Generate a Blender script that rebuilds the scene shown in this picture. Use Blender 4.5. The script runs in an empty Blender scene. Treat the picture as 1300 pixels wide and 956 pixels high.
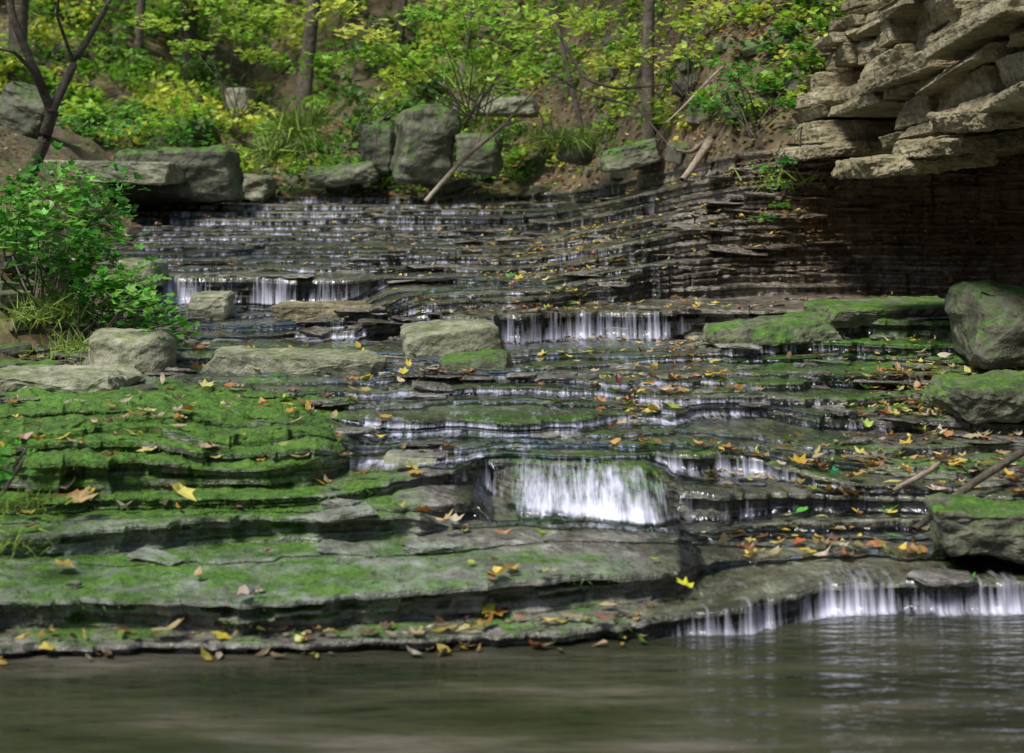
import bpy, bmesh, math, random
import numpy as np
from mathutils import Vector, Matrix
random.seed(7); rng=np.random.default_rng(7)
F=2000.0; H=1.4; YH=230.0
def P(px,py,d): return np.array([(px-650)*d/F, d, H-(py-YH)*d/F])
# ---------------- noise ----------------
def hsh(ix,iy,iz,seed):
    n=(ix.astype(np.int64)*374761393+iy.astype(np.int64)*668265263+iz.astype(np.int64)*2147483647+seed*974634777)&0xffffffff
    n=((n^(n>>13))*1274126177)&0xffffffff
    n=(n^(n>>16))&0xffffff
    return n/float(0xffffff)
def vn(x,y,z,seed=0):
    x,y,z=np.broadcast_arrays(np.asarray(x,float),np.asarray(y,float),np.asarray(z,float))
    ix,iy,iz=np.floor(x),np.floor(y),np.floor(z)
    fx,fy,fz=x-ix,y-iy,z-iz
    fx=fx*fx*(3-2*fx);fy=fy*fy*(3-2*fy);fz=fz*fz*(3-2*fz)
    r=0
    for a in (0,1):
        for b in (0,1):
            for c in (0,1):
                w=(fx if a else 1-fx)*(fy if b else 1-fy)*(fz if c else 1-fz)
                r=r+w*hsh(ix+a,iy+b,iz+c,seed)
    return r*2-1
def fbm(x,y,z,seed=0,o=4):
    r=0;a=1;t=0
    for i in range(o):
        r=r+a*vn(np.asarray(x)*2**i,np.asarray(y)*2**i,np.asarray(z)*2**i,seed+i*17); t+=a; a*=.5
    return r/t
def blocky(x,f,seed):
    w=x*f+.8*vn(x*f*.45,seed*3.1,0,seed+5)
    i=np.floor(w); fr=np.clip((w-i-.92)/.08,0,1)
    a=hsh(i,i*0+seed,i*0,seed); b=hsh(i+1,i*0+seed,i*0,seed)
    return a*(1-fr)+b*fr
def sm(x,a,b):
    t=np.clip((np.asarray(x,float)-a)/(b-a),0,1); return t*t*(3-2*t)
# ---------------- mesh helpers ----------------
def link(o,parent=None):
    bpy.context.scene.collection.objects.link(o)
    if parent: o.parent=parent
    return o
def mesh_np(name,V,faces,mat,col=None,parent=None,smooth=False,n=None):
    me=bpy.data.meshes.new(name)
    V=np.asarray(V,np.float32); faces=np.asarray(faces,np.int32); k=faces.shape[1]
    me.vertices.add(len(V)); me.vertices.foreach_set('co',V.ravel())
    me.loops.add(faces.size); me.loops.foreach_set('vertex_index',faces.ravel())
    me.polygons.add(len(faces))
    me.polygons.foreach_set('loop_start',np.arange(0,faces.size,k,dtype=np.int32))
    me.polygons.foreach_set('use_smooth',np.full(len(faces),smooth,dtype=bool))
    me.update(calc_edges=True); me.validate()
    if col is not None:
        at=me.color_attributes.new('col','FLOAT_COLOR','POINT')
        c=np.ones((len(V),4),np.float32); c[:,:3]=col
        at.data.foreach_set('color',c.ravel())
    me.materials.append(mat)
    return link(bpy.data.objects.new(name,me),parent)
def gridfaces(R,C):
    i=np.arange(R*C).reshape(R,C)
    return np.stack([i[:-1,:-1],i[:-1,1:],i[1:,1:],i[1:,:-1]],-1).reshape(-1,4)
def empty(name,loc=(0,0,0)):
    e=bpy.data.objects.new(name,None); e.location=loc; e.empty_display_size=.2
    return link(e)
# ---------------- node helpers ----------------
def newmat(name):
    m=bpy.data.materials.new(name); m.use_nodes=True; m.node_tree.nodes.clear()
    return m,m.node_tree.nodes,m.node_tree.links
def noise_node(N,L,vec,scale,detail=6,rough=.6,mp=None):
    if mp is not None:
        q=N.new('ShaderNodeMapping'); q.inputs['Scale'].default_value=mp; L.new(vec,q.inputs[0]); vec=q.outputs[0]
    n=N.new('ShaderNodeTexNoise'); n.inputs['Scale'].default_value=scale; n.inputs['Detail'].default_value=detail
    n.inputs['Roughness'].default_value=rough; L.new(vec,n.inputs['Vector']); return n.outputs['Fac']
def ramp(N,L,fac,stops):
    r=N.new('ShaderNodeValToRGB'); L.new(fac,r.inputs[0]); e=r.color_ramp.elements
    while len(e)<len(stops): e.new(.5)
    for i,(p,c) in enumerate(stops):
        e[i].position=p; e[i].color=(c[0],c[1],c[2],1) if not isinstance(c,(int,float)) else (c,c,c,1)
    return r.outputs[0]
def math_(N,L,op,a,b=None,c=None):
    m=N.new('ShaderNodeMath'); m.operation=op
    for i,v in enumerate((a,b,c)):
        if v is None: continue
        if isinstance(v,(int,float)): m.inputs[i].default_value=v
        else: L.new(v,m.inputs[i])
    return m.outputs[0]
def mixc(N,L,f,a,b):
    m=N.new('ShaderNodeMix'); m.data_type='RGBA'
    for idx,v in ((0,f),(6,a),(7,b)):
        if isinstance(v,(int,float)): m.inputs[idx].default_value=v
        elif isinstance(v,tuple): m.inputs[idx].default_value=(v[0],v[1],v[2],1)
        else: L.new(v,m.inputs[idx])
    return m.outputs[2]
def rockmat(name,cols,rough=(.35,.75),moss=None,mosscol=((.012,.035,.004),(.095,.215,.016)),bump=.6,strata=22,mossthr=.5):
    m,N,L=newmat(name)
    g=N.new('ShaderNodeNewGeometry'); pos=g.outputs['Position']
    n1=noise_node(N,L,pos,2.2,5,.68); n2=noise_node(N,L,pos,17,4,.72); n3=noise_node(N,L,pos,1.6,4,.65,(1.2,1.2,strata))
    f=math_(N,L,'MULTIPLY_ADD',n2,.4,math_(N,L,'MULTIPLY_ADD',n1,.35,math_(N,L,'MULTIPLY',n3,.35)))
    c=ramp(N,L,f,[(.38,cols[0]),(.50,cols[1]),(.60,cols[2]),(.70,cols[3])])
    sep=N.new('ShaderNodeSeparateXYZ'); L.new(g.outputs['Normal'],sep.inputs[0])
    up=sep.outputs[2]
    n4=noise_node(N,L,pos,70,2,.7)
    bs=N.new('ShaderNodeBsdfPrincipled')
    rr=ramp(N,L,n1,[(.35,rough[0]),(.65,rough[1])])
    if moss is not None:
        mn=noise_node(N,L,pos,5.5,6,.75)
        if moss=='attr':
            a=N.new('ShaderNodeAttribute'); a.attribute_name='col'
            s=N.new('ShaderNodeSeparateColor'); L.new(a.outputs['Color'],s.inputs[0])
            amt=s.outputs[0]; dry=s.outputs[1]; brn=s.outputs[2]
            c=mixc(N,L,dry,c,ramp(N,L,f,[(.36,(.045,.045,.03)),(.5,(.12,.13,.10)),(.62,(.23,.255,.21)),(.75,(.36,.38,.34))]))
            c=mixc(N,L,brn,c,ramp(N,L,f,[(.38,(.03,.02,.012)),(.5,(.11,.078,.048)),(.62,(.24,.175,.12)),(.75,(.38,.31,.23))]))
            rr=mixc(N,L,dry,rr,(.75,.75,.75))
        else:
            v=N.new('ShaderNodeValue'); v.outputs[0].default_value=moss; amt=v.outputs[0]
        t=math_(N,L,'MULTIPLY_ADD',up,.30,math_(N,L,'MULTIPLY_ADD',mn,1.6,math_(N,L,'MULTIPLY_ADD',amt,1.0,-1.40)))
        mk=ramp(N,L,t,[(.28,0.),(.54,1.)])
        mk=math_(N,L,'MULTIPLY',mk,ramp(N,L,amt,[(.0,0.),(.08,1.)]))
        mcf=math_(N,L,'MULTIPLY_ADD',n2,.45,math_(N,L,'MULTIPLY_ADD',n4,.3,math_(N,L,'MULTIPLY',n1,.25)))
        mc=ramp(N,L,mcf,[(.38,mosscol[0]),(.62,mosscol[1])])
        c=mixc(N,L,mk,c,mc); rr=mixc(N,L,mk,rr,(.85,.85,.85))
    L.new(c,bs.inputs['Base Color']); L.new(rr,bs.inputs['Roughness'])
    bh=math_(N,L,'MULTIPLY_ADD',n3,.8,n2)
    b=N.new('ShaderNodeBump'); b.inputs['Strength'].default_value=bump; b.inputs['Distance'].default_value=.03
    L.new(bh,b.inputs['Height']); L.new(b.outputs[0],bs.inputs['Normal'])
    o=N.new('ShaderNodeOutputMaterial'); L.new(bs.outputs[0],o.inputs[0]); return m
def leafmat(name,trans=.4,rough=.45):
    m,N,L=newmat(name)
    a=N.new('ShaderNodeAttribute'); a.attribute_name='col'
    p=N.new('ShaderNodeBsdfPrincipled'); p.inputs['Roughness'].default_value=rough; L.new(a.outputs['Color'],p.inputs['Base Color'])
    t=N.new('ShaderNodeBsdfTranslucent'); L.new(a.outputs['Color'],t.inputs[0])
    mx=N.new('ShaderNodeMixShader'); mx.inputs[0].default_value=trans; L.new(p.outputs[0],mx.inputs[1]); L.new(t.outputs[0],mx.inputs[2])
    o=N.new('ShaderNodeOutputMaterial'); L.new(mx.outputs[0],o.inputs[0]); return m
M_strata=rockmat('wet_strata',[(.012,.011,.010),(.075,.068,.055),(.185,.175,.15),(.38,.38,.35)],(.12,.48),'attr',bump=.9)
M_cliff=rockmat('limestone',[(.035,.028,.014),(.14,.115,.06),(.27,.235,.14),(.42,.38,.26)],(.7,.9),.50,((.045,.055,.012),(.17,.19,.04)),bump=1.0,strata=9)
M_rock=rockmat('boulder_stone',[(.04,.038,.022),(.13,.13,.08),(.25,.25,.165),(.38,.38,.28)],(.5,.9),.62,((.035,.06,.01),(.15,.21,.025)),strata=3)
M_mossrock=rockmat('mossy_stone',[(.015,.015,.010),(.055,.055,.035),(.12,.12,.08),(.22,.22,.16)],(.6,.9),.78,strata=3)
M_soil=rockmat('forest_soil',[(.025,.017,.01),(.065,.048,.025),(.13,.095,.05),(.22,.16,.08)],(.85,.95),.6,((.03,.06,.01),(.10,.19,.025)),strata=1.5)
M_bark=rockmat('bark',[(.015,.011,.008),(.05,.04,.028),(.11,.09,.065),(.2,.17,.14)],(.85,.95),None,strata=.4)
M_dead=rockmat('dead_wood',[(.06,.045,.03),(.16,.12,.085),(.3,.24,.18),(.45,.38,.3)],(.8,.95),None,strata=.6)
M_leaf=leafmat('green_leaf',.5); M_fall=leafmat('autumn_leaf',.2,.5); M_mossb=leafmat('moss_blades',.3,.7)
def watermat():
    m,N,L=newmat('stream_water')
    g=N.new('ShaderNodeNewGeometry'); pos=g.outputs['Position']
    a=N.new('ShaderNodeAttribute'); a.attribute_name='col'
    s=N.new('ShaderNodeSeparateColor'); L.new(a.outputs['Color'],s.inputs[0]); wet,foam=s.outputs[0],s.outputs[1]
    st=noise_node(N,L,pos,1,3,.7,(62,6.0,2.0)); st2=noise_node(N,L,pos,1,3,.65,(13,4,1.6))
    ff=math_(N,L,'MULTIPLY_ADD',st,1.3,math_(N,L,'MULTIPLY_ADD',st2,1.4,math_(N,L,'MULTIPLY_ADD',foam,.75,-1.72)))
    fm=ramp(N,L,ff,[(.0,0.),(.35,.30),(.75,.85)]); fm=math_(N,L,'MULTIPLY',fm,ramp(N,L,foam,[(.0,0.),(.15,1.)]))
    gl=N.new('ShaderNodeBsdfGlossy'); gl.inputs['Roughness'].default_value=.14; gl.inputs[0].default_value=(.85,.9,1,1)
    bn=noise_node(N,L,pos,1,3,.6,(30,12,9))
    b=N.new('ShaderNodeBump'); b.inputs['Strength'].default_value=.6; b.inputs['Distance'].default_value=.02; L.new(bn,b.inputs['Height'])
    L.new(b.outputs[0],gl.inputs['Normal'])
    tr=N.new('ShaderNodeBsdfTransparent'); tr.inputs[0].default_value=(.92,.95,.87,1)
    fr=N.new('ShaderNodeFresnel'); fr.inputs[0].default_value=1.38; L.new(b.outputs[0],fr.inputs['Normal'])
    w=N.new('ShaderNodeMixShader'); L.new(fr.outputs[0],w.inputs[0]); L.new(tr.outputs[0],w.inputs[1]); L.new(gl.outputs[0],w.inputs[2])
    di=N.new('ShaderNodeBsdfPrincipled'); di.inputs['Base Color'].default_value=(.70,.70,.84,1); di.inputs['Roughness'].default_value=.35
    w2=N.new('ShaderNodeMixShader'); L.new(fm,w2.inputs[0]); L.new(w.outputs[0],w2.inputs[1]); L.new(di.outputs[0],w2.inputs[2])
    tr2=N.new('ShaderNodeBsdfTransparent')
    wn=noise_node(N,L,pos,4,3,.6)
    al=ramp(N,L,math_(N,L,'MULTIPLY_ADD',wn,.8,math_(N,L,'ADD',wet,-.75)),[(.0,0.),(.12,1.)])
    w3=N.new('ShaderNodeMixShader'); L.new(al,w3.inputs[0]); L.new(tr2.outputs[0],w3.inputs[1]); L.new(w2.outputs[0],w3.inputs[2])
    o=N.new('ShaderNodeOutputMaterial'); L.new(w3.outputs[0],o.inputs[0]); return m
M_water=watermat()
def poolmat():
    m,N,L=newmat('pool_water')
    g=N.new('ShaderNodeNewGeometry'); pos=g.outputs['Position']
    p=N.new('ShaderNodeBsdfPrincipled'); p.inputs['Roughness'].default_value=.07; p.inputs['IOR'].default_value=1.42
    n=noise_node(N,L,pos,1,4,.6,(1.0,4,1))
    L.new(ramp(N,L,n,[(.35,(.014,.018,.009)),(.55,(.045,.046,.028)),(.7,(.12,.105,.085))]),p.inputs['Base Color'])
    b=N.new('ShaderNodeBump'); b.inputs['Strength'].default_value=.6; b.inputs['Distance'].default_value=.035
    L.new(math_(N,L,'MULTIPLY_ADD',noise_node(N,L,pos,1,3,.5,(3,10,1)),.8,math_(N,L,'MULTIPLY',noise_node(N,L,pos,1,3,.5,(10,30,1)),.35)),b.inputs['Height'])
    L.new(b.outputs[0],p.inputs['Normal'])
    o=N.new('ShaderNodeOutputMaterial'); L.new(p.outputs[0],o.inputs[0]); return m
M_pool=poolmat()
# ---------------- lips ----------------
u=np.concatenate([np.arange(-1400,-720,14),np.arange(-720,720,1.9),np.arange(720,1400,14)]).astype(float); px=u+650
def ctl(pts):
    a=np.array(pts,float); py=np.interp(px,a[:,0],a[:,1]); z=np.interp(px,a[:,0],a[:,2])
    return F*(H-z)/(py-YH), z
Ds=[];Zs=[];kind=[]
def add(D,Z,kd): Ds.append(np.array(D)+0*u); Zs.append(np.array(Z)+0*u); kind.append(kd)
add(*ctl([(-200,818,.035),(400,812,.035),(700,800,.045),(860,782,.055),(960,768,.075),(1050,742,.09),(1500,742,.09)]),'F1')
add(*ctl([(-200,772,.14),(0,768,.14),(400,752,.15),(700,735,.15),(860,722,.14),(890,712,.105),(1100,705,.102),(1500,700,.102)]),'F2')
add(*ctl([(-200,715,.145),(300,712,.147),(500,706,.155),(560,700,.172),(700,690,.160),(860,690,.145),(900,690,.112),(1180,703,.112),(1200,690,.15),(1500,690,.15)]),'F2b')
add(*ctl([(-200,668,.235),(0,668,.235),(300,662,.24),(540,658,.24),(570,668,.19),(640,684,.125),(860,688,.12),(960,680,.12),(1180,680,.12),(1200,672,.20),(1500,665,.21)]),'F3')
add(*ctl([(-200,655,.24),(300,652,.245),(540,645,.255),(600,640,.23),(640,682,.13),(860,684,.125),(1000,662,.15),(1180,660,.17),(1500,650,.25)]),'F3b')
add(*ctl([(-200,635,.29),(300,630,.295),(410,622,.29),(560,602,.295),(620,586,.305),(740,588,.30),(820,596,.295),(870,625,.24),(1100,635,.215),(1500,630,.27)]),'F4')
NF=len(Ds)
tm=[.03,.12,.16,.27,.40,.46,.60,.74,.80,.93]; zq=[.02,.10,.17,.25,.42,.50,.66,.80,.88,1.0]
for i,t in enumerate(tm):
    D=5.98+t*1.9; q=zq[i]
    zm=.318+.177*q; zr=.255+.27*q
    zl=[.345,.392,.425,.430,.434,.438,.444,.450,.455,.47][i]
    wl=1-sm(px+40*vn(px*.01,i*.2,0,3),360,500); wr=sm(px,880,1100)
    z=zl*wl+zm*(1-wl)*(1-wr)+zr*wr
    Dl=[5.62,5.74,5.88,6.1,6.35,6.6,6.95,7.3,7.6,7.85][i]
    add(D*(1-wl)+Dl*wl,z,'M')
add(8.0-.05*sm(px,900,1000),.505+.075*sm(px,850,1000),'M')
add(8.15,.51+.16*sm(px,880,1100),'M')
nc=21
trnd=np.cumsum(np.r_[0,.5+rng.random(nc-1)*1.0]); trnd/=trnd[-1]
kL=int(np.searchsorted(402-152*trnd<354,True))
for k in range(nc):
    t=trnd[k]; Dm=8.6+6.4*t**1.5; zm=H-(402-152*t-YH)*Dm/F
    Dl,zl=Dm,zm
    if k<kL:
        q=k/max(1,kL-1); Dl,zl=8.72+.62*q,.55+.085*q
    elif k==kL: Dl=9.66; zl=H-(353-YH)*Dl/F
    if k==0: Dr,zr=8.7,.68
    else: Dr,zr=9.8+.4*t,.70+.9*t
    wl=1-sm(px+25*vn(px*.02,k*.7,0,9),400,540)
    s=px+25*np.sin(k*1.6); wr=sm(s,640,990)
    D=Dl*wl+(1-wl)*(Dm*(1-wr)+Dr*wr); z=zl*wl+(1-wl)*(zm*(1-wr)+zr*wr)
    add(D,z,'C')
Ds=np.array(Ds);Zs=np.array(Zs);NL=len(Ds)
Lft=1-sm(px,380,480)
for k in range(NL):
    D=Ds[k]; x=u*D/F; kd=kind[k]
    if kd[0]=='F': al,ab=.05,.06
    elif kd=='M': al,ab=.22,.12
    else: al,ab=(.26,.22)
    if kd=='C': 
        fade=1-.6*sm(px,900,1000)
        al=al*fade; ab=ab*fade
    if kd in('F4',): al,ab=.07,.08
    if kd=='M': al=al*(1-.6*Lft)
    Ds[k]=D+al*vn(x*1.3,k*.8,0,31)+al*.4*vn(x*4.5,k*1.9,0,32)+ab*(blocky(x,2.0+1.3*(k%3),100+k)-.5)+ab*.4*(blocky(x,8,150+k)-.5)+.012*vn(x*25,k,0,33)
    Zs[k]=Zs[k]+(.014*vn(x*1.1,k*.4,0,41)+.006*(blocky(x,1.7,160+k)-.5)*2*(kd not in('F4','M')) if kd!='F1' else 0)
for k in range(NL):
    x=u*Ds[k]/F
    if kind[k]=='M': Zs[k]=Zs[k]+.03*Lft*vn(x*3.0,Ds[k]*2.5,0,44)+.045*Lft*sm(x,-2.2,-1.6)*(1-sm(Ds[k],6.0,6.8))
for k in range(1,NL):
    Ds[k]=np.maximum(Ds[k],Ds[k-1]+.012); Zs[k]=np.maximum(Zs[k],Zs[k-1]+np.where(kind[k]=='M',.003-.008*Lft,.003))
for k in range(NL):
    if kind[k]=='C':
        t=trnd[k-(NL-nc)]
        Ds[k]+=.45*np.sin(np.pi*min(1,max(0,t*1.02)))*sm(px,930,1130)*(1 if t>0 else 0)
chute=sm(px,615,665)*(1-sm(px,830,880))
# ---------------- strata mesh ----------------
rows=[];meta=[]
def row(D,Z,k,tp,t): rows.append((D,Z)); meta.append((k,tp,t))
row(Ds[0]*0+3.2,Ds[0]*0-.35,-1,0,0); row(Ds[0]-.25,Zs[0]*0-.1,-1,0,0)
insets=[]
for k in range(NL):
    zp=Zs[k-1] if k else Zs[0]*0-.06
    dz=np.maximum(Zs[k]-zp,0); mdz=np.percentile(dz,85); ns=int(np.clip(round(mdz/.02),1,7))
    x=u*Ds[k]/F
    ins=[]
    for j in range(ns):
        last=j==ns-1
        amp=np.clip(dz,.0,.2)*(.0 if last else .6)
        q=amp*(.15+.85*blocky(x,3.5+j,900+k*7+j))+ (0 if last else 1)*.014*np.abs(vn(x*14,k,j,55))
        if kind[k]=='F4':
            gp=np.maximum(Ds[k]-Ds[k-1]-.03,0); q=q*(1-chute)-chute*np.minimum(.34,gp)*(1-(j+.5)/ns)**1.1
        ins.append(q)
    insets.append(ins)
for k in range(NL):
    zp=Zs[k-1] if k else Zs[0]*0-.06
    dz=Zs[k]-zp; ins=insets[k]; ns=len(ins)
    fr=np.linspace(0,1,ns+1); 
    if ns>2: fr[1:-1]+=rng.uniform(-.3,.3,ns-1)/ns
    for j in range(ns):
        row(Ds[k]+ins[j],zp+dz*fr[j],k,1,fr[j])
        row(Ds[k]+ins[j],zp+dz*np.clip(fr[j+1]-.08,0,1),k,1,fr[j+1])
    x=u*Ds[k]/F
    row(Ds[k]+.005,Zs[k],k,2,0)
    if k<NL-1:
        D1=Ds[k+1]+insets[k+1][0]; gap=D1-Ds[k]; n=int(np.clip(np.percentile(gap,80)/.045,3,14))
        for j in range(1,n):
            t=(j/n)**1.2; D=Ds[k]+gap*t; x=u*D/F
            mo=Lft*(kind[k]=='M')
            row(D,Zs[k]+np.minimum(.010,.3*np.abs(gap))*vn(x*9,D*9,0,61)*(1+1.5*mo)+.004*vn(x*30,D*30,0,62)*(1+mo)+.009*(blocky(x+D*.8,4,700+k)-.5)*min(1,t*4)*(1-mo),k,2,t)
R=len(rows);C=len(u)
Dg=np.array([r[0] for r in rows]); Zg=np.array([r[1] for r in rows]); Xg=u[None,:]*Dg/F
kk=np.array([m[0] for m in meta]); tp=np.array([m[1] for m in meta])
PX=np.broadcast_to(px,(R,C))
jx=.02*vn(Zg*14,Dg*2,Xg*3,71)
V=np.stack([Xg+jx,Dg,Zg],-1).reshape(-1,3)
nz=fbm(Xg*1.5,Dg*1.5,0,81,3)
mound=(1-sm(PX+60*nz,370,470))*sm(Dg,5.30,5.5)*(1-sm(Dg,6.9,7.5))
slab=(1-sm(PX,780,880))*(Dg<5.35)
isC=np.array([kind[k]=='C' if k>=0 else False for k in kk])[:,None]
isM=np.array([kind[k]=='M' if k>=0 else False for k in kk])[:,None]
moss=np.maximum.reduce([mound*(1.08+.2*nz),slab*.68,isM*(.66+.25*nz),isM*sm(PX,860,960)*sm(Dg,7.2,7.7)*1.0,isC*(.22+.2*(1-sm(PX,350,560))+.2*nz),(kk<6)[:,None]*sm(PX,1150,1200)*.6+0*Dg,(kk<6)[:,None]*(1-sm(PX,500,620))*.78+0*Dg,chute[None,:]*(Dg>5.6)*(Dg<6.3)*.8])
moss=moss*(1-.9*(Zg<.03))
dry=np.clip((kk>=0)[:,None]*((1-sm(PX,500,620))*(Dg<5.6)*.75+(1-sm(PX,700,900))*(Dg<5.3)*.5)*sm(Zg,.05,.12),0,1)
brn=np.clip(isC*sm(PX,880,1150)*(.4+.6*sm(Zg,.8,1.1))+isC*.2,0,1)
col=np.stack([moss,dry,brn],-1).reshape(-1,3)
mesh_np('rock_ledges',V,gridfaces(R,C),M_strata,col)
# ---------------- stream water sheet ----------------
def foamf(k,pxx):
    kd=kind[k]; g=lambda a,b,s=25: sm(pxx,a-s,a+s)*(1-sm(pxx,b-s,b+s))
    vx=.16*vn(pxx*.02,k*1.7,0,501)+.10*vn(pxx*.07,k*1.7,0,502)
    if kd=='F1': return np.maximum.reduce([.78*g(1010,1420),.62*g(850,1000),1.05*g(1025,1100,20),.7*g(1200,1240)])+vx*g(840,1420)
    if kd=='F4': return np.maximum(1.05*g(650,850,35),.42*g(560,1000))+vx*1.3*g(640,850)
    if kd in('F3b','F3'): return .95*g(680,860,25)
    if kd[0]=='F': return .0*pxx
    if kd=='M':
        i=k-NF; return np.maximum.reduce([.66*g(240,1000,60),(.88 if i<4 else .76)*g(430,740,40),.42*g(900,1300,60)])+vx*g(240,1100,60)
    i=k-(NL-nc)
    r=.60*g(170,460)+.30*g(460,900)+.3*g(500,620,30)+vx
    if i==0: r=np.maximum.reduce([.66*g(520,940)+vx,.95*g(375,470,10),.45*g(940,1280)+vx,.9*g(715,770,12),.7*g(880,960)])
    if i==kL: r=np.maximum.reduce([1.1*g(205,258,12),.95*g(322,370,12),.5*g(170,480),r])
    if 1<=i<=8: r=np.maximum(r,.92*g(632+i*2,664,14)+0*r+vx)
    if i in(kL+2,kL+3,kL+6): r=np.maximum(r,.75*g(180,350,15)+vx)
    if i in (9,10,12): r=np.maximum(r,.62*g(530,610,15))
    return np.maximum(r,0)
def wetf(D,pxx):
    a=sm(pxx,790,870)
    a=np.where(D>5.55,sm(pxx,540,620),a)
    a=np.where(D>6.0,sm(pxx,400,480),a)
    a=np.where(D>6.95,sm(pxx,200,260),a)*(1-.7*sm(pxx,950,1150)*(D>5.9))
    a=np.where(D>8.45,sm(pxx,130,170)*(1-.75*sm(pxx,700,900)),a)
    return a
wr=[];wc=[]
for k in range(NL):
    D,Z=Ds[k],Zs[k]; zp=(Zs[k-1] if k else Z*0-.02); dz=np.maximum(Z-zp,0.002); pp=px
    fo=np.maximum(foamf(k,pp),0)*np.clip(.55+dz/.05,.5,1.15)
    spread=np.minimum(.25*dz+.008,.05)
    gapb=(D-Ds[k-1]) if k else D*0+.5
    sp=np.minimum(spread,gapb*.6)
    if kind[k]=='F4': sp=sp*(1-chute)+chute*np.minimum(.36,np.maximum(gapb-.02,.01))
    ap=np.minimum(sp+.12*(fo>.7)+.02,np.maximum(gapb*.9,sp+.004))
    low=1.25 if kind[k]=='F4' else 1.15
    for (dd,zz,fm) in [(-ap,zp+.010,fo*.4),(-sp,zp+.014+.08*dz,fo*low),(-sp*.78,zp+.014+.30*dz,fo*1.0),(-sp*.45,zp+.016+.62*dz,fo*.72),(-.010-sp*.15,Z+.004-.03*dz,fo*.52),(.012,Z+.011,fo*.42)]:
        wr.append((D+dd,zz)); wc.append((wetf(D,pp),fm+0*D))
    if k<NL-1:
        g=Ds[k+1]-D
        for t in (.3,.55):
            wr.append((D+np.maximum(g*t,.014),Z+.013+.002*vn(pp*.03,D*5,k,91))); wc.append((wetf(D,pp),fo*(.32 if t<.4 else .16)+.08))
WD=np.array([a for a,b in wr]);WZ=np.array([b for a,b in wr]); WX=u[None,:]*WD/F
wcol=np.stack([np.array([a for a,b in wc]),np.array([b for a,b in wc]),0*WD],-1).reshape(-1,3)
Wf=gridfaces(len(WD),C); keep=(wcol[Wf][:,:,0].max(1)>.12); 
mesh_np('stream_water',np.stack([WX,WD,WZ],-1).reshape(-1,3),Wf[keep],M_water,wcol,smooth=True)
mesh_np('pool_water',[(-9,-14,0),(9,-14,0),(9,5.6,0),(-9,5.6,0)],[(0,1,2,3)],M_pool)
# ---------------- hillside ----------------
s=np.concatenate([np.linspace(0,4,50),np.linspace(4.2,16,60),np.linspace(16.5,40,40)])[:,None]
uu=np.arange(-1400,1401,8.0)[None,:]
D17=np.interp(uu[0],u,Ds[-1])[None,:]; Z17=np.interp(uu[0],u,Zs[-1])[None,:]
D17=D17+0*uu
HD=D17+.02+s+0*uu; HX=uu*HD/F
def hill_rise(uu,s):
    sl=np.interp(uu,[-1400,-650,-450,-330,-220,0,150,400,1400],[.7,.42,.25,.13,.26,.48,.66,.8,.8])
    return sl*s+.35*np.maximum(0,s-5)*(uu<100)+.5*np.maximum(0,s-10)
HZ=Z17-.02+hill_rise(uu,s)+np.minimum(1,s/2)*(.28*fbm(HX*.7,HD*.7,0,201,4)+.05*fbm(HX*5,HD*5,0,202,3))
mesh_np('hillside',np.stack([HX,HD,HZ],-1).reshape(-1,3),gridfaces(*HZ.shape),M_soil)
def hill_pt(pu,ss):
    d=np.interp(pu,u,Ds[-1])+.02+ss; x=pu*d/F
    z=np.interp(pu,u,Zs[-1])-.02+hill_rise(pu,ss)+np.minimum(1,ss/2)*(.28*fbm(x*.7,d*.7,0,201,4)+.05*fbm(x*5,d*5,0,202,3))
    return np.stack([x,d,z],-1)
bx=np.linspace(-8,-1.7,160)[None,:]; by=np.linspace(7.2,16,180)[:,None]
def bank_z(bx,by):
    e=2.12+.10*(by-7.2)+.12*(by-9)*(by>9)+.12*vn(by*1.5,0,0,5)+.05*vn(by*6,1,0,5)
    q=(-bx)-e
    z0=.42+.115*(by-7.2)
    z=z0-.25+ .25*sm(q,-.1,.05)+.36*sm(q,.05,.55)*sm(by,7.6,8.6)+.35*np.maximum(0,q-.4)
    return z+.06*fbm(bx*3,by*3,0,77,4)+.02*vn(bx*12,by*12,0,78)
BZ=bank_z(bx,by)
mesh_np('earth_bank',np.stack([bx+0*by,by+0*bx,BZ],-1).reshape(-1,3),gridfaces(180,160),M_soil)
gx=np.linspace(-200,200,120)[None,:]; gy=np.linspace(-160,240,120)[:,None]
GZ=-.7+.45*np.maximum(0,np.abs(gx)-10)*(1-.4*sm(np.abs(gx),20,80))+.06*np.maximum(0,gy-30)+.3*np.maximum(0,-gy-18)+.5*fbm(gx*.1,gy*.1,0,7)
mesh_np('ground',np.stack([gx+0*gy,gy+0*gx,GZ],-1).reshape(-1,3),gridfaces(120,120),M_soil)
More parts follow.
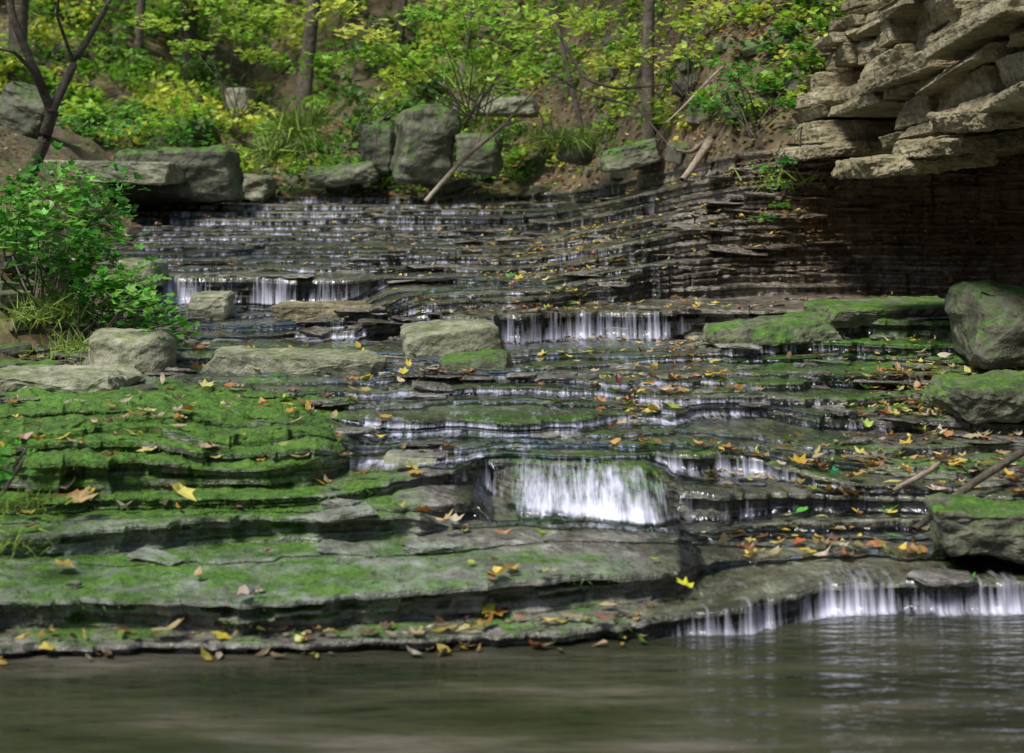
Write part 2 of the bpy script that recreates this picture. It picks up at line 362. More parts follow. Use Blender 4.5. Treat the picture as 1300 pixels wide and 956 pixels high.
# ---------------- rocks ----------------
def hullrock(dims,seed,npt=10,cuts=3,amp=.05,boxy=.85,bev=.06,lay=.06):
    r=random.Random(seed); bm=bmesh.new(); dims=Vector(dims)
    for sx in(-1,1):
        for sy in(-1,1):
            for sz in(-1,1):
                bm.verts.new([sx*.5*r.uniform(boxy-.18,1),sy*.5*r.uniform(boxy-.18,1),sz*.5*r.uniform(boxy-.1,1)])
    for i in range(npt):
        v=Vector([r.gauss(0,1) for _ in range(3)]).normalized()*.56; bm.verts.new([max(-.5,min(.5,c)) for c in v])
    res=bmesh.ops.convex_hull(bm,input=bm.verts)
    bmesh.ops.delete(bm,geom=[g for g in res['geom_interior'] if isinstance(g,bmesh.types.BMVert)],context='VERTS')
    for v in bm.verts: v.co=Vector((v.co.x*dims.x,v.co.y*dims.y,v.co.z*dims.z))
    bmesh.ops.bevel(bm,geom=bm.edges[:],offset=bev*min(dims),segments=1,affect='EDGES')
    bmesh.ops.triangulate(bm,faces=bm.faces[:])
    for c in range(cuts):
        L=max(dims)/ (3.5*2**c)
        ed=[e for e in bm.edges if e.calc_length()>L]
        if ed: bmesh.ops.subdivide_edges(bm,edges=ed,cuts=1); bmesh.ops.triangulate(bm,faces=[f for f in bm.faces if len(f.verts)>3])
    bm.normal_update()
    co=np.array([v.co[:] for v in bm.verts]); no=np.array([v.normal[:] for v in bm.verts]); mn=min(dims)
    a=amp*mn
    d=a*fbm(co[:,0]*2.2/mn+seed,co[:,1]*2.2/mn,co[:,2]*3/mn,seed,4)+lay*a*5*vn(co[:,0]*3,co[:,1]*3,co[:,2]*14/mn,seed+3)
    co=co+no*d[:,None]
    tris=np.array([[v.index for v in f.verts] for f in bm.faces if len(f.verts)==3]) if bm.verts.index_update() is None else None
    bm.free(); return co,tris
def place(co,loc,rot):
    Rm=np.array(Matrix.Rotation(rot[2],3,'Z')@Matrix.Rotation(rot[1],3,'Y')@Matrix.Rotation(rot[0],3,'X'))
    return co@Rm.T+np.asarray(loc)
def rock(name,px0,px1,py0,py1,d,depth,mat,seed,rot=(0,0,0),sink=.15,**kw):
    a=P(px0,py1,d); b=P(px1,py0,d); w=b[0]-a[0]; h=b[2]-a[2]
    kw.setdefault('cuts',4); kw.setdefault('lay',.015)
    co,t=hullrock((w,depth,h*(1+sink)),seed,**kw)
    loc=((a[0]+b[0])/2,d+depth*.5,(a[2]+b[2])/2-h*sink*.5)
    mesh_np(name,place(co,loc,rot),t,mat)
rock('mossy_boulder',83,212,420,498,7.45,.45,M_rock,1,(0,.05,.2),amp=.12,npt=8,boxy=.75)
rock('flat_rock',243,496,451,492,7.55,.45,M_rock,2,(0,.02,-.05),boxy=.92,npt=6,amp=.16)
rock('boulder',495,645,414,478,7.95,.5,M_rock,3,(0,-.06,.15),npt=5,amp=.10,boxy=.9)
rock('boulder',233,290,373,408,9.1,.3,M_rock,4,amp=.12,npt=6)
rock('flat_rock',340,502,389,407,9.0,.5,M_cliff,5,(0,0,.05),boxy=.95,npt=3,amp=.2)
rock('boulder',1236,1345,366,464,7.3,.6,M_mossrock,6,amp=.12,npt=8,boxy=.75)
rock('flat_rock',135,200,330,362,9.3,.5,M_rock,7,(0,.1,0))
rock('flat_rock',555,655,454,482,7.6,.4,M_mossrock,8,(0,-.08,0),npt=8,amp=.15)
rock('flat_rock',1035,1245,391,412,8.15,.7,M_mossrock,10,(.02,-.03,.05),npt=6,boxy=.9,amp=.25)
rock('flat_rock',900,1080,412,440,7.95,.6,M_mossrock,9,(0,-.10,.1),npt=8,boxy=.8,amp=.25)
rock('flat_rock',-40,160,480,506,6.9,.6,M_rock,11,(0,0,.05),boxy=.9,npt=6,amp=.2)
rock('flat_rock',60,155,517,533,6.4,.3,M_rock,12,(0,0,.1),boxy=.9,npt=5,amp=.2)
rock('flat_rock',480,555,582,596,6.05,.25,M_rock,13,(0,.05,.1),npt=4)
rock('boulder',185,250,450,488,7.9,.3,M_rock,14)
rock('mossy_boulder',120,295,186,250,13.6,1.2,M_mossrock,15,(0,0,.1),boxy=.9,npt=8,amp=.12)
rock('flat_rock',-60,215,203,228,12.8,1.0,M_rock,16,(0,.02,0),boxy=.95,npt=4,amp=.15)
rock('mossy_boulder',492,572,130,222,14.3,.9,M_mossrock,17,(0,.1,.2),npt=8,boxy=.75,amp=.12)
rock('mossy_boulder',448,498,150,215,15.2,.8,M_mossrock,18,npt=8,boxy=.7,amp=.12)
rock('mossy_boulder',578,640,165,215,14.2,.8,M_mossrock,20,npt=8,boxy=.7,amp=.12)
rock('flat_rock',600,685,122,142,14.6,.8,M_rock,21,boxy=.9,amp=.2)
rock('mossy_boulder',705,760,170,203,12.9,.6,M_mossrock,23,(0,.2,0),npt=8,boxy=.65,amp=.12)
rock('boulder',284,318,110,142,19,.5,M_rock,24)
rock('flat_rock',275,345,222,250,15,.5,M_rock,25,(0,.1,0),amp=.2)
rock('flat_rock',385,480,208,232,14.8,.5,M_mossrock,26,(0,-.1,0),amp=.2)
rock('flat_rock',760,850,182,208,12.0,.6,M_mossrock,27,(0,-.2,0),amp=.2)
rock('boulder',925,975,20,70,12.6,.6,M_mossrock,28,amp=.12)
rock('boulder',960,1030,130,175,11.5,.6,M_mossrock,29,amp=.12)
rock('mossy_boulder',175,270,150,185,17,.8,M_mossrock,30)
rock('boulder',-20,55,105,165,14.5,.6,M_mossrock,31,(0,.5,0),amp=.12)
rock('flat_rock',1195,1360,655,708,5.15,.35,M_mossrock,32,(0,.02,-.1),boxy=.9,npt=6,amp=.25)
rock('flat_rock',1150,1360,612,640,5.95,.5,M_rock,33,(0,-.04,.1),boxy=.9,npt=6,amp=.25)
rock('flat_rock',1210,1400,492,530,6.55,.6,M_mossrock,34,(0,-.03,.1),boxy=.9,npt=6,amp=.25)
VV=[];TT=[];off=0
for i in range(150):
    pu=rng.uniform(-700,450); ss=abs(rng.normal(0,2.2))+.05; p=hill_pt(np.array([pu]),np.array([ss]))[0]
    w=rng.uniform(.08,.32); co,t=hullrock((w,w*.8,w*rng.uniform(.25,.6)),1000+i,npt=3,cuts=1)
    co=place(co,p,(rng.uniform(-.3,.3),rng.uniform(-.3,.3),rng.uniform(0,6))); VV.append(co);TT.append(t+off);off+=len(co)
for i in range(60):
    y=rng.uniform(7.3,10); x=-rng.uniform(2.0,2.9)-.1*(y-7.2); z=float(bank_z(np.array(x),np.array(y)))
    w=rng.uniform(.06,.3); co,t=hullrock((w,w*.8,w*.35),1300+i,npt=3,cuts=1)
    co=place(co,(x,y,z),(0,rng.uniform(-.2,.2),rng.uniform(0,6))); VV.append(co);TT.append(t+off);off+=len(co)
mesh_np('scattered_stones',np.concatenate(VV),np.concatenate(TT),M_mossrock)
VV=[];TT=[];CC=[];off=0
tr_=np.where(tp==2)[0]; cnt=0
while cnt<480:
    r_=rng.choice(tr_); c_=rng.integers(0,C); p_=px[c_]; D_,Z_,X_=Dg[r_,c_],Zg[r_,c_],Xg[r_,c_]
    if p_<-100 or p_>1400 or Z_<.04: continue
    if 560<p_<900 and D_<6.35: continue
    if D_<6 and p_>600 and p_<1180: continue
    if p_<430 and 5.25<D_<6.6: continue
    if D_<5.3 and rng.random()<.6: continue
    w=rng.uniform(.06,.28)*(1.5 if D_>8.6 else 1); th=rng.uniform(.008,.028)
    co,t=hullrock((w,w*rng.uniform(.4,.8),th),5000+cnt,npt=5,cuts=2,boxy=.7,amp=.4,bev=.1)
    VV.append(place(co,(X_,D_,Z_+th*.35),(rng.normal(0,.05),rng.normal(0,.06),rng.uniform(-.5,.5)+math.pi*rng.integers(0,2))));TT.append(t+off);off+=len(co)
    CC.append(np.tile(np.array([moss[r_,c_]*.7,dry[r_,c_],brn[r_,c_]]),(len(co),1))); cnt+=1
mesh_np('loose_shale',np.concatenate(VV),np.concatenate(TT),M_strata,np.concatenate(CC))
# ---------------- overhanging cliff ----------------
def facex(y): return np.interp(y,[3.5,5.5,6.15,7,8,9,10,10.8,11.6],[2.3,2.08,2.0,1.99,2.0,1.95,1.84,1.95,2.5])
cliff=empty('overhanging_cliff',(2.6,8,1.6))
VV=[];TT=[];off=0; z=1.56; li=0
while z<3.6:
    th=random.choice([.035,.05,.07,.10,.15]) if li else .07
    y=4.2+random.uniform(0,.3)
    lo=random.uniform(-.06,.07)+(.0 if li<3 else .03)+.04*max(0,li-4)
    while y<11.4:
        ln=random.uniform(.18,.75)*(2.2 if li in(1,2,3) else 1); 
        if random.random()<.95:
            yc=y+ln/2; dx=random.uniform(-.07,.07)+lo-(.10 if li in (2,3) else 0)
            dep=1.3
            co,t=hullrock((dep,ln*.99,th*random.uniform(.9,1.0)),2000+li*50+int(y*7),npt=2,cuts=5,amp=.13,boxy=1.04,bev=.05)
            rt=math.atan2(float(facex(yc+.3)-facex(yc-.3)),.6)
            VV.append(place(co,(float(facex(yc))+dx+dep/2,yc,z+th/2),(random.uniform(-.02,.02),random.uniform(-.03,.03),-rt+random.uniform(-.07,.07))));TT.append(t+off);off+=len(co)
        y+=ln
    z+=th; li+=1
V_=np.concatenate(VV)
V_[:,2]+=.055*np.maximum(0,9.2-V_[:,1])
o=mesh_np('ledges',V_,np.concatenate(TT),M_cliff,parent=cliff); o.matrix_parent_inverse=Matrix.Translation(cliff.location).inverted()
cy=np.linspace(3.8,12.5,60)[:,None]; prof=[(.55,1.60),(1.2,1.62),(5,1.7),(6,1.8),(6,3.2),(4,4.2),(2,3.9),(.9,3.7),(.5,3.5),(.45,2.6),(.5,1.62)]
PP=[]
for a,b in prof:
    X=facex(cy[:,0])+a+.08*vn(cy[:,0]*2,a,b,3); Z=b+.055*np.maximum(0,9.2-cy[:,0])+.05*vn(cy[:,0]*3,a*2,b*2,4); PP.append(np.stack([X,cy[:,0],Z],-1))
o=mesh_np('core',np.array(PP).reshape(-1,3),gridfaces(len(prof),60),M_cliff,parent=cliff); o.matrix_parent_inverse=Matrix.Translation(cliff.location).inverted()
VV=[];TT=[];off=0
for (a,b,c,d_,dd,sd,ry) in [(1088,1285,182,228,7.4,.6,-.10),(1180,1330,158,200,7.0,.5,-.12),(1240,1360,120,170,6.6,.5,-.1),(1010,1100,176,205,9.2,.5,-.12)]:
    A=P(a,d_,dd);B=P(b,c,dd); co,t=hullrock((B[0]-A[0],.7,(B[2]-A[2])*.55),int(a),npt=5,cuts=5,amp=.3,boxy=.95,lay=.02)
    VV.append(place(co,((A[0]+B[0])/2,dd+.35,(A[2]+B[2])/2),(0,ry,.15)));TT.append(t+off);off+=len(co)
o=mesh_np('broken_slabs',np.concatenate(VV),np.concatenate(TT),M_cliff,parent=cliff); o.matrix_parent_inverse=Matrix.Translation(cliff.location).inverted()
# ---------------- leaves builder ----------------
def tmpl_maple():
    an=[-90,-55,-20,8,35,62,90,118,145,172,200,235]; r=[.30,.42,.68,.52,.92,.6,1.0,.6,.92,.52,.68,.42]
    pts=[(0,0)]+[(math.cos(math.radians(a))*q*.55,math.sin(math.radians(a))*q*.55) for a,q in zip(an,r)]
    return np.array(pts),np.array([(0,i,i%12+1) for i in range(1,13)])
def tmpl_ovate():
    pts=[(0,0),(0,-.5),(.2,-.28),(.24,.08),(.0,.5),(-.24,.08),(-.2,-.28)]
    return np.array(pts),np.array([(0,i,i%6+1) for i in range(1,7)])
def tmpl_quad():
    return np.array([(0,-.5),(.3,0),(0,.5),(-.3,0)]),np.array([(0,1,2),(0,2,3)])
def tmpl_blade():
    return np.array([(-.12,0),(.12,0),(0,1.0)]),np.array([(0,1,2)])
def leaves(name,pos,size,colr,tm,mat,tilt=.3,curl=.4,parent=None,normal=None,yaw=None):
    T,Fc=tm; N=len(pos); m=len(T)
    yaw=rng.uniform(0,2*np.pi,N) if yaw is None else yaw
    ta=rng.uniform(0,2*np.pi,N); ti=np.abs(rng.normal(0,tilt,N)) if np.isscalar(tilt) else tilt
    cr=rng.uniform(-.2,1,N)*curl; ax=rng.uniform(.6,1.15,(N,1)) if m>4 else 1
    x=T[None,:,0]*size[:,None]*ax; y=T[None,:,1]*size[:,None]; r2=(T[:,0]**2*1.6+T[:,1]**2)[None,:]*size[:,None]
    z=r2*cr[:,None]*2
    if m>6: z=z+rng.normal(0,.05,(N,m))*size[:,None]*min(1,curl*1.5)
    cx,sx=np.cos(yaw)[:,None],np.sin(yaw)[:,None]
    X=x*cx-y*sx;Y=x*sx+y*cx;Z=z
    a,b=np.cos(ta)[:,None],np.sin(ta)[:,None]; c,s_=np.cos(ti)[:,None],np.sin(ti)[:,None]
    al=X*a+Y*b; pe=-X*b+Y*a
    pe2=pe*c-Z*s_; Z2=pe*s_+Z*c
    X=al*a-pe2*b; Y=al*b+pe2*a
    Vv=np.stack([X,Y,Z2],-1)+pos[:,None,:]
    fc=(Fc[None]+(np.arange(N)*m)[:,None,None]).reshape(-1,3)
    cc=np.repeat(colr,m,0)
    if m>6: cc=np.clip(cc*rng.uniform(.75,1.2,(len(cc),1)),0,1)
    o=mesh_np(name,Vv.reshape(-1,3),fc,mat,cc,parent=parent)
    if parent: o.matrix_parent_inverse=Matrix.Translation(parent.location).inverted()
    return o
AUT=np.array([(.58,.44,.08),(.46,.26,.06),(.36,.17,.06),(.19,.10,.05),(.42,.31,.17),(.56,.50,.16),(.33,.37,.07),(.42,.13,.04),(.50,.42,.29),(.10,.26,.03)])
def autcol(N,p=(.13,.12,.12,.17,.21,.12,.08,.02,.13,.03)):
    p=np.array(p)/sum(p); c=AUT[rng.choice(len(AUT),N,p=p)]
    return np.clip(c*rng.uniform(.55,1.1,(N,1))+rng.normal(0,.015,(N,3)),.01,.9)
trows=np.where((tp==2))[0]
cand=120000; ri=rng.choice(trows,cand); ci=rng.integers(0,C,cand)
X,D,Z=Xg[ri,ci],Dg[ri,ci],Zg[ri,ci]; pxx=px[ci]; n_=vn(X*2.2,D*2.2,0,301)*.5+.5
w=np.full(cand,.10)
w=np.where(D<5.4,.03*(pxx<850),w)
w=np.where((D>5.4)&(D<6.0),.10*(1-sm(pxx,600,640)*(1-sm(pxx,840,870)))+.01,w)
mid=(D>=6.0)&(D<8.5)
w=np.where(mid,.06+.36*sm(pxx,720,850)+.04*(pxx<450),w)
w=np.where(D>=8.5,.07+.24*sm(pxx,480,620),w)
w*=np.clip(n_*2.0-.45,.04,1.4)
acc=(rng.random(cand)<w*.36)&(Z>.03)&(np.abs(pxx-650)<1000)&~((pxx>600)&(pxx<880)&(D>5.55)&(D<6.2))
X,D,Z,pxx=X[acc],D[acc],Z[acc],pxx[acc]; N0=len(X)
sz=np.where(D<6,.060,np.where(D<8.4,.052,.044))*rng.uniform(.5,1.35,N0)
pos=np.stack([X,D,Z+.017+sz*.06],-1); cl=autcol(N0)
ms=rng.random(N0)<.4
leaves('fallen_leaves',pos[ms],sz[ms]*1.3,cl[ms],tmpl_maple(),M_fall,.22,.45)
leaves('fallen_leaves',pos[~ms],sz[~ms],cl[~ms],tmpl_ovate(),M_fall,.35,.8)
sp=[(227,622,5.32,.13,(.78,.70,.16),.75),(597,800,4.85,.09,(.35,.55,.12),.9),(620,775,4.9,.08,(.6,.52,.06),.4),(213,800,4.72,.11,(.40,.30,.16),.25),(285,806,4.72,.10,(.55,.45,.06),.3),(60,820,4.62,.10,(.5,.40,.08),.2),(380,815,4.7,.07,(.4,.45,.08),.3),(872,744,5.05,.09,(.6,.6,.05),.15),(860,785,4.98,.09,(.5,.40,.15),.3),(100,635,5.4,.12,(.38,.26,.12),.3),(70,630,5.45,.10,(.5,.34,.12),.3),(540,645,5.45,.10,(.5,.2,.04),.5),(565,660,5.42,.09,(.5,.36,.15),.4),(905,632,5.85,.09,(.10,.38,.03),.3),(940,630,5.85,.08,(.10,.36,.03),.2),(1020,645,5.8,.08,(.08,.34,.03),.4),(1230,738,5.2,.09,(.12,.42,.04),.15),(1195,680,5.3,.09,(.2,.45,.06),.9),(1057,600,6.1,.08,(.02,.24,.10),.6),(1095,585,6.1,.08,(.55,.45,.2),.4),(1210,587,6.1,.11,(.55,.40,.08),.3),(1150,565,6.3,.10,(.5,.38,.07),.3),(240,512,6.7,.06,(.6,.4,.06),.4),(655,565,6.3,.06,(.5,.45,.1),.3),(1100,540,6.6,.08,(.3,.42,.07),.4),(745,545,6.6,.07,(.45,.45,.08),.3)]
pos=np.array([P(a,b,c) for a,b,c,*_ in sp]); 
leaves('fallen_leaves',pos,np.array([q[3] for q in sp]),np.array([q[4] for q in sp]),tmpl_maple(),M_fall,np.array([q[5] for q in sp]),.45)
N1=130; x=rng.uniform(-1.9,.5,N1); idx=np.searchsorted(u,x*F/4.7); yy=Ds[0][idx]+rng.uniform(-.06,.12,N1)
leaves('fallen_leaves',np.stack([x,yy,np.where(yy>Ds[0][idx],.055,.012)],-1),rng.uniform(.025,.065,N1),autcol(N1)*.7,tmpl_ovate(),M_fall,.4,.6)
N2=17000; pu=rng.uniform(-720,620,N2); ss=np.abs(rng.normal(0,3.2,N2))+.03; hp=hill_pt(pu,ss); hp[:,2]+=.02
leaves('leaf_litter',hp,rng.uniform(.03,.08,N2),autcol(N2,(.1,.12,.16,.22,.24,.05,.08,.03,.12,.05))*.9,tmpl_quad(),M_fall,.45,.6)
N3=1800; by_=rng.uniform(7.3,14,N3); bx_=-rng.uniform(2.0,4.5,N3)-.1*(by_-7.2); bz_=bank_z(bx_,by_)+.015
leaves('leaf_litter',np.stack([bx_,by_,bz_],-1),rng.uniform(.03,.065,N3),autcol(N3)*.75,tmpl_ovate(),M_fall,.45,.6)
mflat=(moss*(rng.random(moss.shape))); rr,cc=np.where((mflat>.45)&(np.abs(PX-650)<760)&(Dg<8.4)&((tp==2)|(kk<12))[:,None])
pick=rng.choice(len(rr),min(60000,len(rr)),replace=False); rr,cc=rr[pick],cc[pick]
gate=(fbm(Xg[rr,cc]*5,Dg[rr,cc]*5,0,401,3)+moss[rr,cc]*1.1)>.80; rr,cc=rr[gate],cc[gate]; NB=len(rr)
pos=np.stack([Xg[rr,cc]+rng.normal(0,.01,NB),Dg[rr,cc]+rng.normal(0,.006,NB),Zg[rr,cc]-.002],-1)
g_=rng.uniform(.3,1.25,(NB,1))*(1+.5*vn(pos[:,0]*6,pos[:,1]*6,0,402))[:,None]
leaves('moss',pos,rng.uniform(.008,.022,NB),np.array([(.095,.225,.014)])*g_,tmpl_blade(),M_mossb,rng.uniform(.3,1.5,NB),.0)
# ---------------- tubes / trees ----------------
def tube(pts,rad,ns=8,jit=.0,seed=0):
    pts=np.array(pts,float); 
    n=max(4,len(pts)*5); t=np.linspace(0,len(pts)-1,n); Q=np.stack([np.interp(t,range(len(pts)),pts[:,i]) for i in range(3)],-1)
    r=np.interp(t,range(len(pts)),rad)
    if jit: Q=Q+jit*np.stack([vn(t*.9,i*3.3,seed,seed) for i in range(3)],-1)
    tg=np.gradient(Q,axis=0); tg/=np.linalg.norm(tg,axis=1)[:,None]+1e-9
    up=np.where(np.abs(tg[:,2:3])>.9,np.array([[1.,0,0]]),np.array([[0,0,1.]])); a=np.cross(tg,up); a/=np.linalg.norm(a,axis=1)[:,None]; b=np.cross(tg,a)
    an=np.linspace(0,2*np.pi,ns,endpoint=False); ring=(a[:,None,:]*np.cos(an)[None,:,None]+b[:,None,:]*np.sin(an)[None,:,None])
    rr=r[:,None]*(1+.12*vn(t[:,None]*2,an[None,:]*2,seed,seed+1))
    Vt=Q[:,None,:]+ring*rr[:,:,None]
    i=np.arange(n*ns).reshape(n,ns); i2=np.roll(i,-1,1); f=np.stack([i[:-1],i2[:-1],i2[1:],i[1:]],-1).reshape(-1,4)
    return Vt.reshape(-1,3),f
def tubes(name,lst,mat,parent=None):
    VV=[];FF=[];off=0
    for q in lst:
        v,f=tube(*q); VV.append(v);FF.append(f+off);off+=len(v)
    o=mesh_np(name,np.concatenate(VV),np.concatenate(FF),mat,parent=parent,smooth=True)
    if parent: o.matrix_parent_inverse=Matrix.Translation(parent.location).inverted()
    return o
GREENS=np.array([(.16,.34,.03),(.24,.44,.035),(.38,.54,.05),(.10,.24,.03),(.52,.60,.08),(.07,.17,.025)])
def cloud(centers,radii,nper,flat=.5):
    N=len(centers)*nper; c=np.repeat(centers,nper,0); r=np.repeat(radii,nper)
    v=rng.normal(0,1,(N,3)); v/=np.linalg.norm(v,axis=1)[:,None]; q=rng.random(N)**.45
    p=c+v*(r*q)[:,None]*np.array([1,1,flat]); return p
def greens(N,nper,pal=GREENS,w=None,var=.25):
    b=pal[rng.choice(len(pal),N//nper,p=w)]; b=np.repeat(b,nper,0)
    return np.clip(b*(1+rng.normal(0,var,(N,1)))*rng.uniform(.85,1.15,(N,3)),.006,.75)
def tree(px_,d,r,lean=0,h=7,gz=None,mat=M_bark,crown=True,seed=0):
    x=(px_-650)*d/F; pu=px_-650
    D0=np.interp(pu,u,Ds[-1]); ss=max(0.02,d-D0); gz=hill_pt(np.array([pu],float),np.array([ss]))[0][2]-.1 if gz is None else gz
    e=empty('tree',(x,d,gz)); top=np.array([x+lean*h,d+.3,gz+h]); b=np.array([x,d,gz])
    L_=[([b,b+(top-b)*.3+np.array([.05,0,0]),b+(top-b)*.65,top],[r*1.25,r,r*.75,r*.3],9,.09,seed)]
    ends=[]
    rs=np.random.default_rng(seed)
    for i in range(7):
        f=rs.uniform(.35,.95); s0=b+(top-b)*f; a=rs.uniform(0,6.28); l=rs.uniform(.8,1.7); en=s0+np.array([math.cos(a)*l,math.sin(a)*l,rs.uniform(.3,.9)])
        L_.append(([s0,(s0+en)/2+np.array([0,0,.1]),en],[r*.35,r*.22,r*.08],6,.05,seed+i)); ends+= [en,(s0+en)/2]
    tubes('trunk',L_,mat,e)
    if crown:
        cs=np.array(ends+[top]); cs=cs+rs.normal(0,.25,(len(cs),3)); ra=rs.uniform(.4,.75,len(cs)); pp=cloud(cs,ra,60,.45)
        leaves('foliage',pp,rng.uniform(.07,.13,len(pp)),greens(len(pp),60),tmpl_quad(),M_leaf,.6,.3,e)
for i,(a,d,r,le,h) in enumerate([(235,21,.10,.02,8),(390,19,.08,-.01,7.5),(585,16.5,.03,.03,6),(28,18,.09,.0,7),(835,12.8,.045,-.05,5.5),(175,20,.05,.03,6),(505,20,.05,.04,7),(310,25,.10,.0,8),(450,26,.10,.02,8),(110,24,.10,-.03,8),(735,14.5,.025,-.12,4.5),(1010,13.5,.04,.05,5)]):
    tree(a,d,r,le,h,seed=50+i)
e=empty('forked_tree',tuple(P(38,228,10.5)))
tubes('trunk',[([P(30,232,10.5),P(50,190,10.5),P(68,140,10.4)],[.055,.045,.04],9,.02,1),([P(68,140,10.4),P(45,90,10.3),P(12,20,10.2),P(0,-120,10.1)],[.032,.03,.025,.015],8,.03,2),([P(68,142,10.4),P(92,80,10.5),P(132,5,10.6),P(170,-120,10.7)],[.034,.028,.02,.012],8,.03,3),([P(45,90,10.3),P(20,70,10.1),P(-20,60,10)],[.015,.012,.006],6,.02,4),([P(92,80,10.5),P(70,20,10.4),P(80,-60,10.3)],[.012,.01,.005],6,.02,5)],M_bark,e)
cs=np.array([P(a,b,10.3+rng.uniform(-.4,.4)) for a,b in [(0,-130),(60,-100),(120,-130),(180,-110),(-40,-60),(80,-60),(20,-20),(150,-30)]]); pp=cloud(cs,np.full(8,.4),90,.5)
leaves('foliage',pp,rng.uniform(.05,.1,len(pp)),greens(len(pp),90),tmpl_quad(),M_leaf,.6,.3,e)
tubes('fallen_branch',[([P(545,258,12.6),P(590,205,12.9),P(640,160,13.1),P(690,100,13.4)],[.02,.02,.015,.007],7,.05,11),([P(640,160,13.1),P(668,150,12.9),P(690,152,12.8)],[.01,.008,.004],6,.02,12),([P(610,185,13),P(625,130,13.1),P(632,85,13.1)],[.008,.007,.004],6,.03,13)],M_dead)
tubes('fallen_log',[([P(858,226,10.7),P(900,180,11.1),P(950,120,11.6)],[.022,.034,.028],9,.06,14),([P(900,180,11.1),P(880,190,11),P(858,192,10.9)],[.02,.015,.01],6,.02,16)],M_dead)
tubes('fallen_branch',[([P(1150,668,5.5),P(1215,622,5.7),P(1310,556,6.0)],[.011,.014,.016],8,.03,17)],M_bark)
tubes('fallen_branch',[([P(1135,628,5.75),P(1170,598,5.85),P(1195,588,5.9)],[.008,.011,.007],8,.02,18)],M_dead)
tubes('fallen_branch',[([P(690,20,12.8),P(740,95,12.5),P(780,115,12.4),P(850,112,12.2)],[.016,.014,.011,.005],7,.04,19),([P(740,95,12.5),P(700,110,12.5)],[.01,.004],6,.02,20)],M_bark)
tubes('fallen_branch',[([P(850,150,11.3),P(920,90,11.6),P(1010,20,12)],[.008,.011,.008],6,.04,21)],M_dead)
tubes('exposed_roots',[([P(a,b,d1),P(a+dx*.5,b+14,d1-.1),P(a+dx,b+dy,d1-.2)],[.012,.009,.004],6,.03,30+i) for i,(a,b,dx,dy,d1) in enumerate([(560,105,60,40,14),(700,95,60,30,13),(760,120,90,60,12.3),(480,130,-40,60,14.6),(500,140,-30,80,14.5),(960,160,-60,60,11),(20,350,60,50,8.7),(0,380,90,20,8.4),(650,110,50,60,13.6)])],M_bark)
# ---------------- undergrowth ----------------
def undergrowth(name,n,purange,sr,nper,size,pal,w,hmin,hmax,rad=(.2,.5)):
    pu=rng.uniform(*purange,n); ss=rng.uniform(sr[0],sr[1],n)**1.0; b=hill_pt(pu,ss); b[:,2]+=rng.uniform(hmin,hmax,n)
    ra=rng.uniform(*rad,n)*(.6+.06*ss); pp=cloud(b,ra,nper,.55)
    leaves(name,pp,rng.uniform(size*.6,size*1.3,len(pp)),greens(len(pp),nper,pal,w),tmpl_quad(),M_leaf,.75,.3)
undergrowth('undergrowth',330,(-800,-60),(1.4,12),95,.10,GREENS,None,.05,.5,(.25,.5))
undergrowth('undergrowth',220,(-700,250),(5,18),95,.13,GREENS,None,.1,1.6,(.4,.75))
undergrowth('undergrowth',420,(-100,430),(.3,4.5),48,.065,GREENS,None,.02,.15,(.15,.36))
undergrowth('undergrowth',90,(-480,-60),(.2,2.2),50,.065,GREENS,None,.02,.15,(.18,.35))
undergrowth('background_foliage',240,(-900,500),(12,30),80,.26,GREENS,None,.5,5,(.9,1.6))
undergrowth('background_foliage',130,(-100,500),(3,9),80,.10,GREENS,None,.3,1.8,(.35,.6))
def sapling(name,pts,d,n,size,pal,rad=.22,flat=.3,stem=True,w=None,base=None):
    cs=np.array([P(a,b,d+rng.uniform(-.4,.4)) for a,b in pts]); 
    e=empty(name,tuple(P(*base,d)) if base else tuple(cs[0]))
    if base:
        B=P(*base,d)
        tubes('stems',[([B,B+(c-B)*.45+np.array([rng.uniform(-.12,.12),0,.1]),c],[.007,.005,.002],5,.08,i) for i,c in enumerate(cs)],M_bark,e)
    pp=cloud(cs,np.full(len(cs),rad)*rng.uniform(.7,1.3,len(cs)),n,flat)
    leaves('foliage',pp,rng.uniform(size*.6,size*1.25,len(pp)),greens(len(pp),n,pal,w,.2),tmpl_maple(),M_leaf,.5,.4,e)
LIME=np.array([(.42,.56,.07),(.32,.50,.06),(.52,.58,.10),(.24,.44,.05)]); MID=np.array([(.10,.32,.04),(.15,.40,.05),(.07,.24,.03),(.22,.48,.08)])
sapling('maple_sapling',[(430,10),(470,40),(500,70),(540,20),(560,60),(600,30),(620,75),(650,15),(670,50),(700,85),(720,25),(520,95),(590,5),(450,75),(660,95)],12.6,55,.11,LIME,.32,base=(600,150))
sapling('maple_sapling',[(270,10),(300,40),(240,60),(330,70),(360,20),(200,30),(390,80)],15,65,.10,LIME,.36,base=(300,150))
sapling('maple_sapling',[(760,20),(800,50),(870,30),(900,10),(840,70),(780,80),(950,20),(1000,40),(980,90)],12.0,40,.09,LIME,.25,base=(880,130))
sapling('maple_sapling',[(905,80),(930,95),(920,110),(900,130),(945,85),(975,110),(1000,130),(1020,60)],10.6,26,.07,MID,.15,base=(960,170))
sapling('fern',[(975,215),(985,235),(990,260),(968,275),(1000,205)],9.6,16,.06,MID,.09,base=(1010,190))
sapling('shrub',[(20,240),(60,225),(100,235),(140,245),(40,275),(85,285),(125,290),(10,300),(60,320),(110,325),(145,320),(30,255),(0,270),(95,260),(70,300),(130,265),(30,310),(90,345)],8.3,70,.078,MID,.20,.8,base=(60,400))
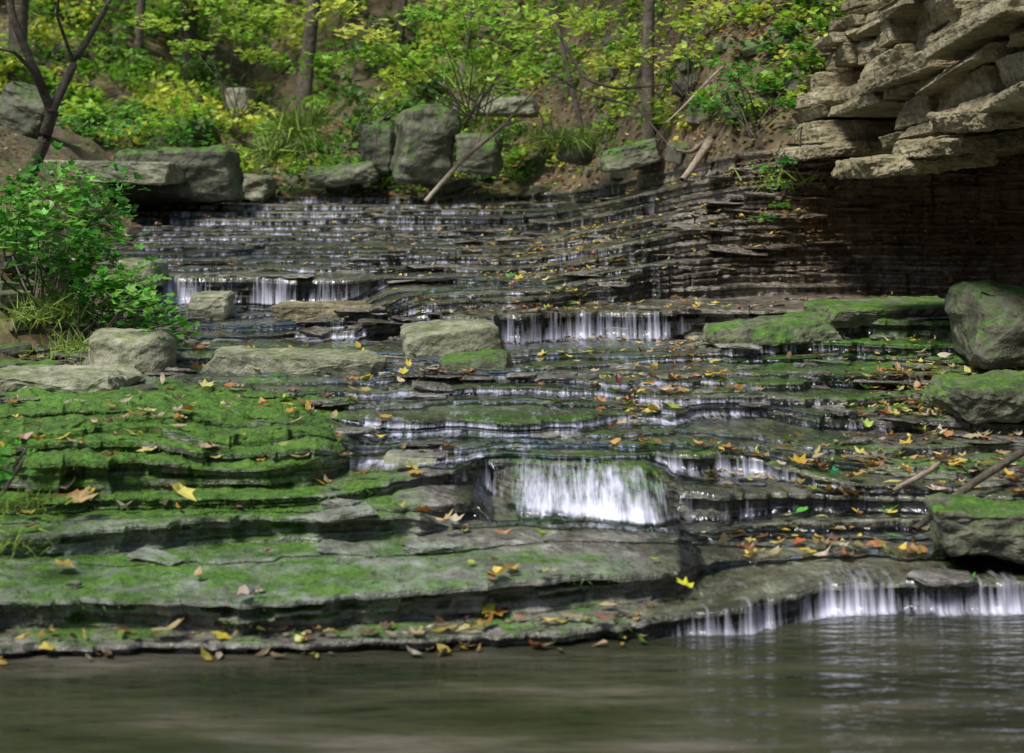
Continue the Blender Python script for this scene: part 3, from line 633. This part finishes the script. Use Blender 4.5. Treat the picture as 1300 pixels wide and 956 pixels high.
sapling('shrub',[(110,370),(150,380),(185,375),(200,400),(160,410),(130,400),(215,415),(190,425),(140,355),(175,360),(100,395)],8.0,60,.065,MID,.14,.7,base=(120,445))
sapling('shrub',[(0,560),(15,580),(5,610),(-20,570)],5.2,26,.05,MID,.08,.8,base=(-10,640))
sapling('shrub',[(180,180),(210,165),(240,170),(150,150),(120,170),(90,150)],14,60,.08,MID,.3,.6,base=(180,215))
def tuft(c,n,h,spread):
    c=np.array(c); pos=c+rng.normal(0,spread,(n,3))*np.array([1,1,.1]); return pos,np.full(n,h)*rng.uniform(.5,1.2,n)
pos=[];hh=[]
for q,n,h in [((75,385,8.1),200,.12),((50,400,8.0),200,.12),((100,440,7.7),200,.10),((370,165,15),200,.3),((350,190,15),200,.25),((600,110,13.8),160,.25),((700,175,13),200,.18),((730,180,12.9),160,.18),((400,150,15.5),160,.25),((990,230,9.8),60,.15),((10,640,5.3),200,.06),((-5,690,5.0),200,.06)]:
    a,b=tuft(P(*q),n,h,.09); pos.append(a);hh.append(b)
pos=np.concatenate(pos);hh=np.concatenate(hh)
leaves('grass',pos,hh,np.array([(.22,.32,.05)])*rng.uniform(.5,1.4,(len(pos),1)),(tmpl_blade()[0]*np.array([.35,1]),tmpl_blade()[1]),M_mossb,rng.uniform(.7,1.5,len(pos)),.2)
# ---------------- light / world / camera ----------------
sc=bpy.context.scene
wd=bpy.data.worlds.new('World'); sc.world=wd; wd.use_nodes=True; nt=wd.node_tree; nt.nodes.clear()
sky=nt.nodes.new('ShaderNodeTexSky'); sky.sky_type='NISHITA'; sky.sun_disc=False
dirv=Vector((-.45,-.5,.95)).normalized()
el=math.asin(dirv.z); az=math.atan2(dirv.x,dirv.y)
sky.sun_elevation=el; sky.sun_rotation=az
bg=nt.nodes.new('ShaderNodeBackground'); bg.inputs[1].default_value=.15
ow=nt.nodes.new('ShaderNodeOutputWorld'); nt.links.new(sky.outputs[0],bg.inputs[0]); nt.links.new(bg.outputs[0],ow.inputs[0])
sl=bpy.data.lights.new('sun','SUN'); sl.energy=4.8; sl.angle=math.radians(14); sl.color=(1,.96,.88)
so=link(bpy.data.objects.new('sun',sl)); so.rotation_euler=dirv.to_track_quat('Z','Y').to_euler(); so.location=(-5,-3,12)
cam=bpy.data.cameras.new('camera'); cam.sensor_width=36; cam.lens=36*F/1300; cam.shift_y=-(478-YH)/1300; cam.clip_end=600; cam.clip_start=.05
cam.dof.use_dof=True; cam.dof.focus_distance=8.0; cam.dof.aperture_fstop=2.8
co=link(bpy.data.objects.new('camera',cam)); co.location=(0,0,H); co.rotation_euler=(math.radians(90),0,0); sc.camera=co
sc.view_settings.view_transform='Standard'; sc.view_settings.look='None'; sc.view_settings.exposure=0
